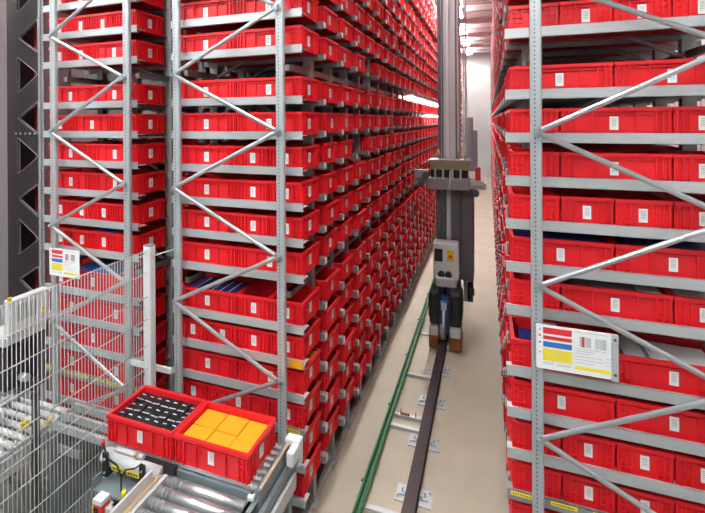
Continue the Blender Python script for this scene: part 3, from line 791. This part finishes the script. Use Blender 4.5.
tag(fl.build('packet_layers', mat('black_film', (0, 0, 0)), None, (-2.263, 2.3225, 1.149)), 'black packets packed beneath the visible top layer', 'packets', 'black packets in the front tote', 'stuff')
# orange boxes
oz = 1.1395 + .010
k_ = 0
for (x0, x1, y0, y1, h) in ((.03, .21, .03, .16, .150), (.03, .21, .165, .315, .150), (.213, .385, .03, .16, .146), (.213, .385, .165, .315, .150), (.388, .54, .03, .135, .150), (.388, .54, .138, .315, .147)):
    b = M().box(-1.972 + x0, -1.972 + x1 - .003, 2.15 + y0, 2.15 + y1 - .002, oz, oz + h - .012).build('flat_box', ORANGE, None, bevel=.0025)
    pos = ('front left', 'back left', 'front middle', 'back middle', 'front right', 'back right')[k_]; k_ += 1
    tag(b, 'orange cardboard box in the front tote, ' + pos, 'box', 'orange boxes in the front tote')

# ------------------------------------------------------------------ conveyor and machinery behind the fence
c2 = thing('roller_conveyor', 'grey roller conveyor behind the mesh fence at lower left', 'conveyor', (-3.9, 1.9, 0))
def c2p(n_, b, mt, bevel=0): return b.build(n_, mt, c2, (3.9, -1.9, 0), bevel=bevel)
for i in range(22):
    y = 2.70 - i * .085
    c2p('roller', M().cyl((-4.28, y, .72), (-3.60, y, .72), .025, 12), LTGREY)
for x in (-3.585, -4.30):
    c2p('side_rail', M().box(x - .012, x + .012, .85, 2.76, .60, .76).box(x - .012, x + .035, .85, 2.76, .755, .76), LTGREY)
    c2p('guide_rail', M().box(x + .03, x + .045, .85, 2.7, .79, .82), GALV)
for x in (-3.585, -4.30):
    for y in (1.0, 1.9, 2.6): c2p('leg', M().box(x - .03, x + .03, y - .03, y + .03, 0, .62), TEAL)
c2p('cross_frame', M().box(-4.6, -3.2, 2.62, 2.66, .62, .72).box(-4.6, -3.2, 2.45, 2.47, .60, .66), GREY)
for x, y in ((-3.80, 2.42), (-3.62, 2.50)): c2p('sensor', M().box(x - .015, x + .015, y - .03, y + .03, .75, .80), YEL)
c2p('motor', M().cyl((-3.62, 1.95, .5), (-3.40, 1.95, .5), .07, 14).box(-3.60, -3.45, 1.88, 2.02, .42, .58), LTGREY)
c2p('motor_mount', M().box(-3.56, -3.36, 1.80, 2.1, .30, .33), LTGREY)
c2p('sensor_head', M().box(-4.14, -4.04, 2.30, 2.42, .78, .86), WHITEP, bevel=.01)
c3 = thing('lift_table', 'grey steel frame of lift table under the fenced rack front', 'conveyor', (-3.27, 2.6, 0))
for y in (2.66, 2.55, 2.44): M().box(-.25, .55, y - 2.6 - .012, y - 2.6 + .012, .80, .86).build('cross_rail', GALV, c3)
for x in (-.2, .5): M().box(x - .02, x + .02, -.2, .08, 0, .80).build('leg', TEAL, c3)
cab = thing('control_cabinet', 'white switch cabinet with vent slots and warning triangle behind the fence', 'cabinet', (-3.60, 2.34, 1.67))
M().box(-.07, 0, -.15, .15, 0, .285).build('body', LTGREY, cab, bevel=.008)
for i in range(9): M().box(0, .003, -.105 + i * .018, -.097 + i * .018, .10, .235).build('vent_slot', GREY, cab)
M().prism([(.075, .10), (.125, .10), (.10, .145)], 'x', 0, .004).build('warning_triangle', YEL, cab)
M().box(.004, .005, .097, .103, .112, .130).build('warning_mark', INK, cab)
M().box(.0, .012, -.165, -.14, .28, .32).build('yellow_clip', YEL, cab)
ms = thing('drive_unit', 'dark drive unit standing under the white switch cabinet', 'machine', (-3.68, 2.34, 0))
M().box(-.18, .04, -.16, .10, 1.22, 1.56).build('motor_housing', BLACK, ms, bevel=.02)
M().box(-.20, .06, -.18, .14, 1.60, 1.67).build('shelf', LTGREY, ms)
M().box(-.05, .03, -.04, .04, 1.14, 1.62).box(-.15, .05, .10, .14, 1.14, 1.62).build('column', DKSTEEL, ms)
M().cyl((.05, -.05, 1.30), (.12, -.05, 1.30), .03, 10).build('connector', GALV, ms)
M().box(-.18, .16, -.02, .02, 1.10, 1.14).build('cross_bar', GREY, ms)
M().box(.12, .16, -.02, .02, .0, 1.16).build('pedestal', DKSTEEL, ms)
M().box(.09, .19, -.05, .05, .0, .012).build('foot', GALV, ms)

# ------------------------------------------------------------------ goods in the rack totes
def tote_at(rn, T, i, n):
    for s in INDIV:
        if s['rn'] == rn and s['T'] == T and s['i'] == i and s['k'] == 0 and s['n'] == n: return s
def goods(rn, T, i, n, items):
    s = tote_at(rn, T, i, n)
    if not s: return
    for (name, label, cat, mt, dx0, dx1, dy0, dy1, z0, z1, tilt) in items:
        b = M().box(-(dx1 - dx0) / 2, (dx1 - dx0) / 2, -(dy1 - dy0) / 2, (dy1 - dy0) / 2, 0, z1 - z0)
        o = b.build(name, mt, None, (s['x'] + (dx0 + dx1) / 2, s['y'] + (dy0 + dy1) / 2, s['z'] + .0085 + z0 * .85), bevel=.002)
        o.scale.z = .85; o.rotation_euler = (0, tilt, 0); tag(o, label, cat, 'goods in the rack totes')
it = []
for q in range(6):
    it.append(('booklet', 'navy booklet, %s from left, in the left rack tote beside the upright' % ORD[q], 'booklet', BLUE, -.25 + q * .083, -.25 + q * .083 + .062, -.14, .14, .0, .170, 0))
    it.append(('paper_divider', 'white paper divider right of the %s navy booklet' % ORD[q], 'paper', WHITEP, -.25 + q * .083 + .064, -.25 + q * .083 + .080, -.14, .14, 0, .165, 0))
goods('left', 'A', 0, 0, it)
goods('left', 'A', 0, 1, [('grey_carton', 'low grey carton in the half tote under the brace', 'box', GREY, -.12, .10, -.14, .10, 0, .06, 0)])
goods('left', 'A', 2, 0, [('paper_stack', 'white paper stack filling the left of the wide lower tote', 'paper', WHITEP, -.26, -.03, -.14, .14, 0, .208, 0),
                          ('paper_stack', 'white paper stack filling the right of the wide lower tote', 'paper', WHITEP, -.02, .25, -.14, .14, 0, .204, 0)])
goods('left', 'A', 1, 3, [('grey_tray', 'grey plastic tray inside the end half tote by the aisle', 'tray', GREY, -.11, .11, -.13, .13, 0, .14, .05)])
goods('left', 'A', 2, 1, [('amber_pack', 'amber plastic pack in the end tote by the aisle', 'pack', mat('amber', (.80, .38, .02), .3), -.02, .27, -.14, .14, 0, .20, 0)])
goods('right', 'A', 0, 0, [('blue_box', 'navy cardboard box with white band in right rack tote', 'box', BLUE, -.24, .05, -.13, .0, 0, .205, 0),
                           ('white_band', 'white band strapped round the navy box', 'band', WHITEP, -.242, .052, -.132, -.1305, .150, .166, 0),
                           ('white_card', 'white card standing behind the navy box', 'card', WHITEP, -.12, .0, .03, .05, 0, .25, 0)])
goods('right', 'A', 0, 1, [('white_carton', 'white flat carton lying in the open tote beside the sign', 'box', WHITEP, -.10, .24, -.13, .12, 0, .175, .03),
                           ('clear_pack', 'pale clear pack beside the white flat carton', 'pack', LTGREY, -.22, -.11, -.12, .13, 0, .185, -.1)])
goods('right', 'B', 4, 0, [('blue_book', 'dark blue book pack in the right rack tote above the gap', 'book', BLUE, -.25, .24, -.13, .13, 0, .200, .0)])
goods('right', 'B', 4, 1, [('blue_book', 'dark blue book pack in the second wide tote above the gap', 'book', BLUE, -.22, .24, -.13, .13, 0, .196, .0)])
goods('right', 'B', 5, 1, [('grey_pack', 'dark grey pack filling the wide tote above the sign', 'pack', GREY, -.24, .10, -.13, .13, 0, .195, 0),
                           ('pale_pack', 'pale grey pack at the right of the wide tote', 'pack', LTGREY, .12, .25, -.13, .13, 0, .20, 0)])
goods('right', 'B', 5, 2, [('pale_pack', 'pale grey pack in the half tote above the sign', 'pack', LTGREY, -.11, .11, -.13, .13, 0, .19, 0)])
goods('right', 'A', 2, 0, [('brown_pack', 'brown pack in the half tote at the aisle corner', 'pack', mat('brown_card', (.16, .09, .05), .6), -.11, .11, -.13, .13, 0, .17, 0)])
goods('rear', 'B', 5, 2, [('blue_book', 'blue book pack in the fenced rack tote', 'book', SBLUE, -.11, .11, -.13, .13, 0, .205, 0)])
goods('rear', 'A', 0, 1, [('blue_book', 'blue book pack in the wide tote behind the fence', 'book', SBLUE, -.22, .22, -.13, .13, 0, .215, 0)])

tag(M().box(-1.46, -1.345, Y0 - .004, Y0 - .001, TIER_A[1] - .060, TIER_A[1] - .004).build('orange_card_and_reflection', ORANGE), 'painted orange reflection strip on the left rack shelf rail end by the aisle', 'card')  # strip painting the reflection of the orange goods onto the shelf rail
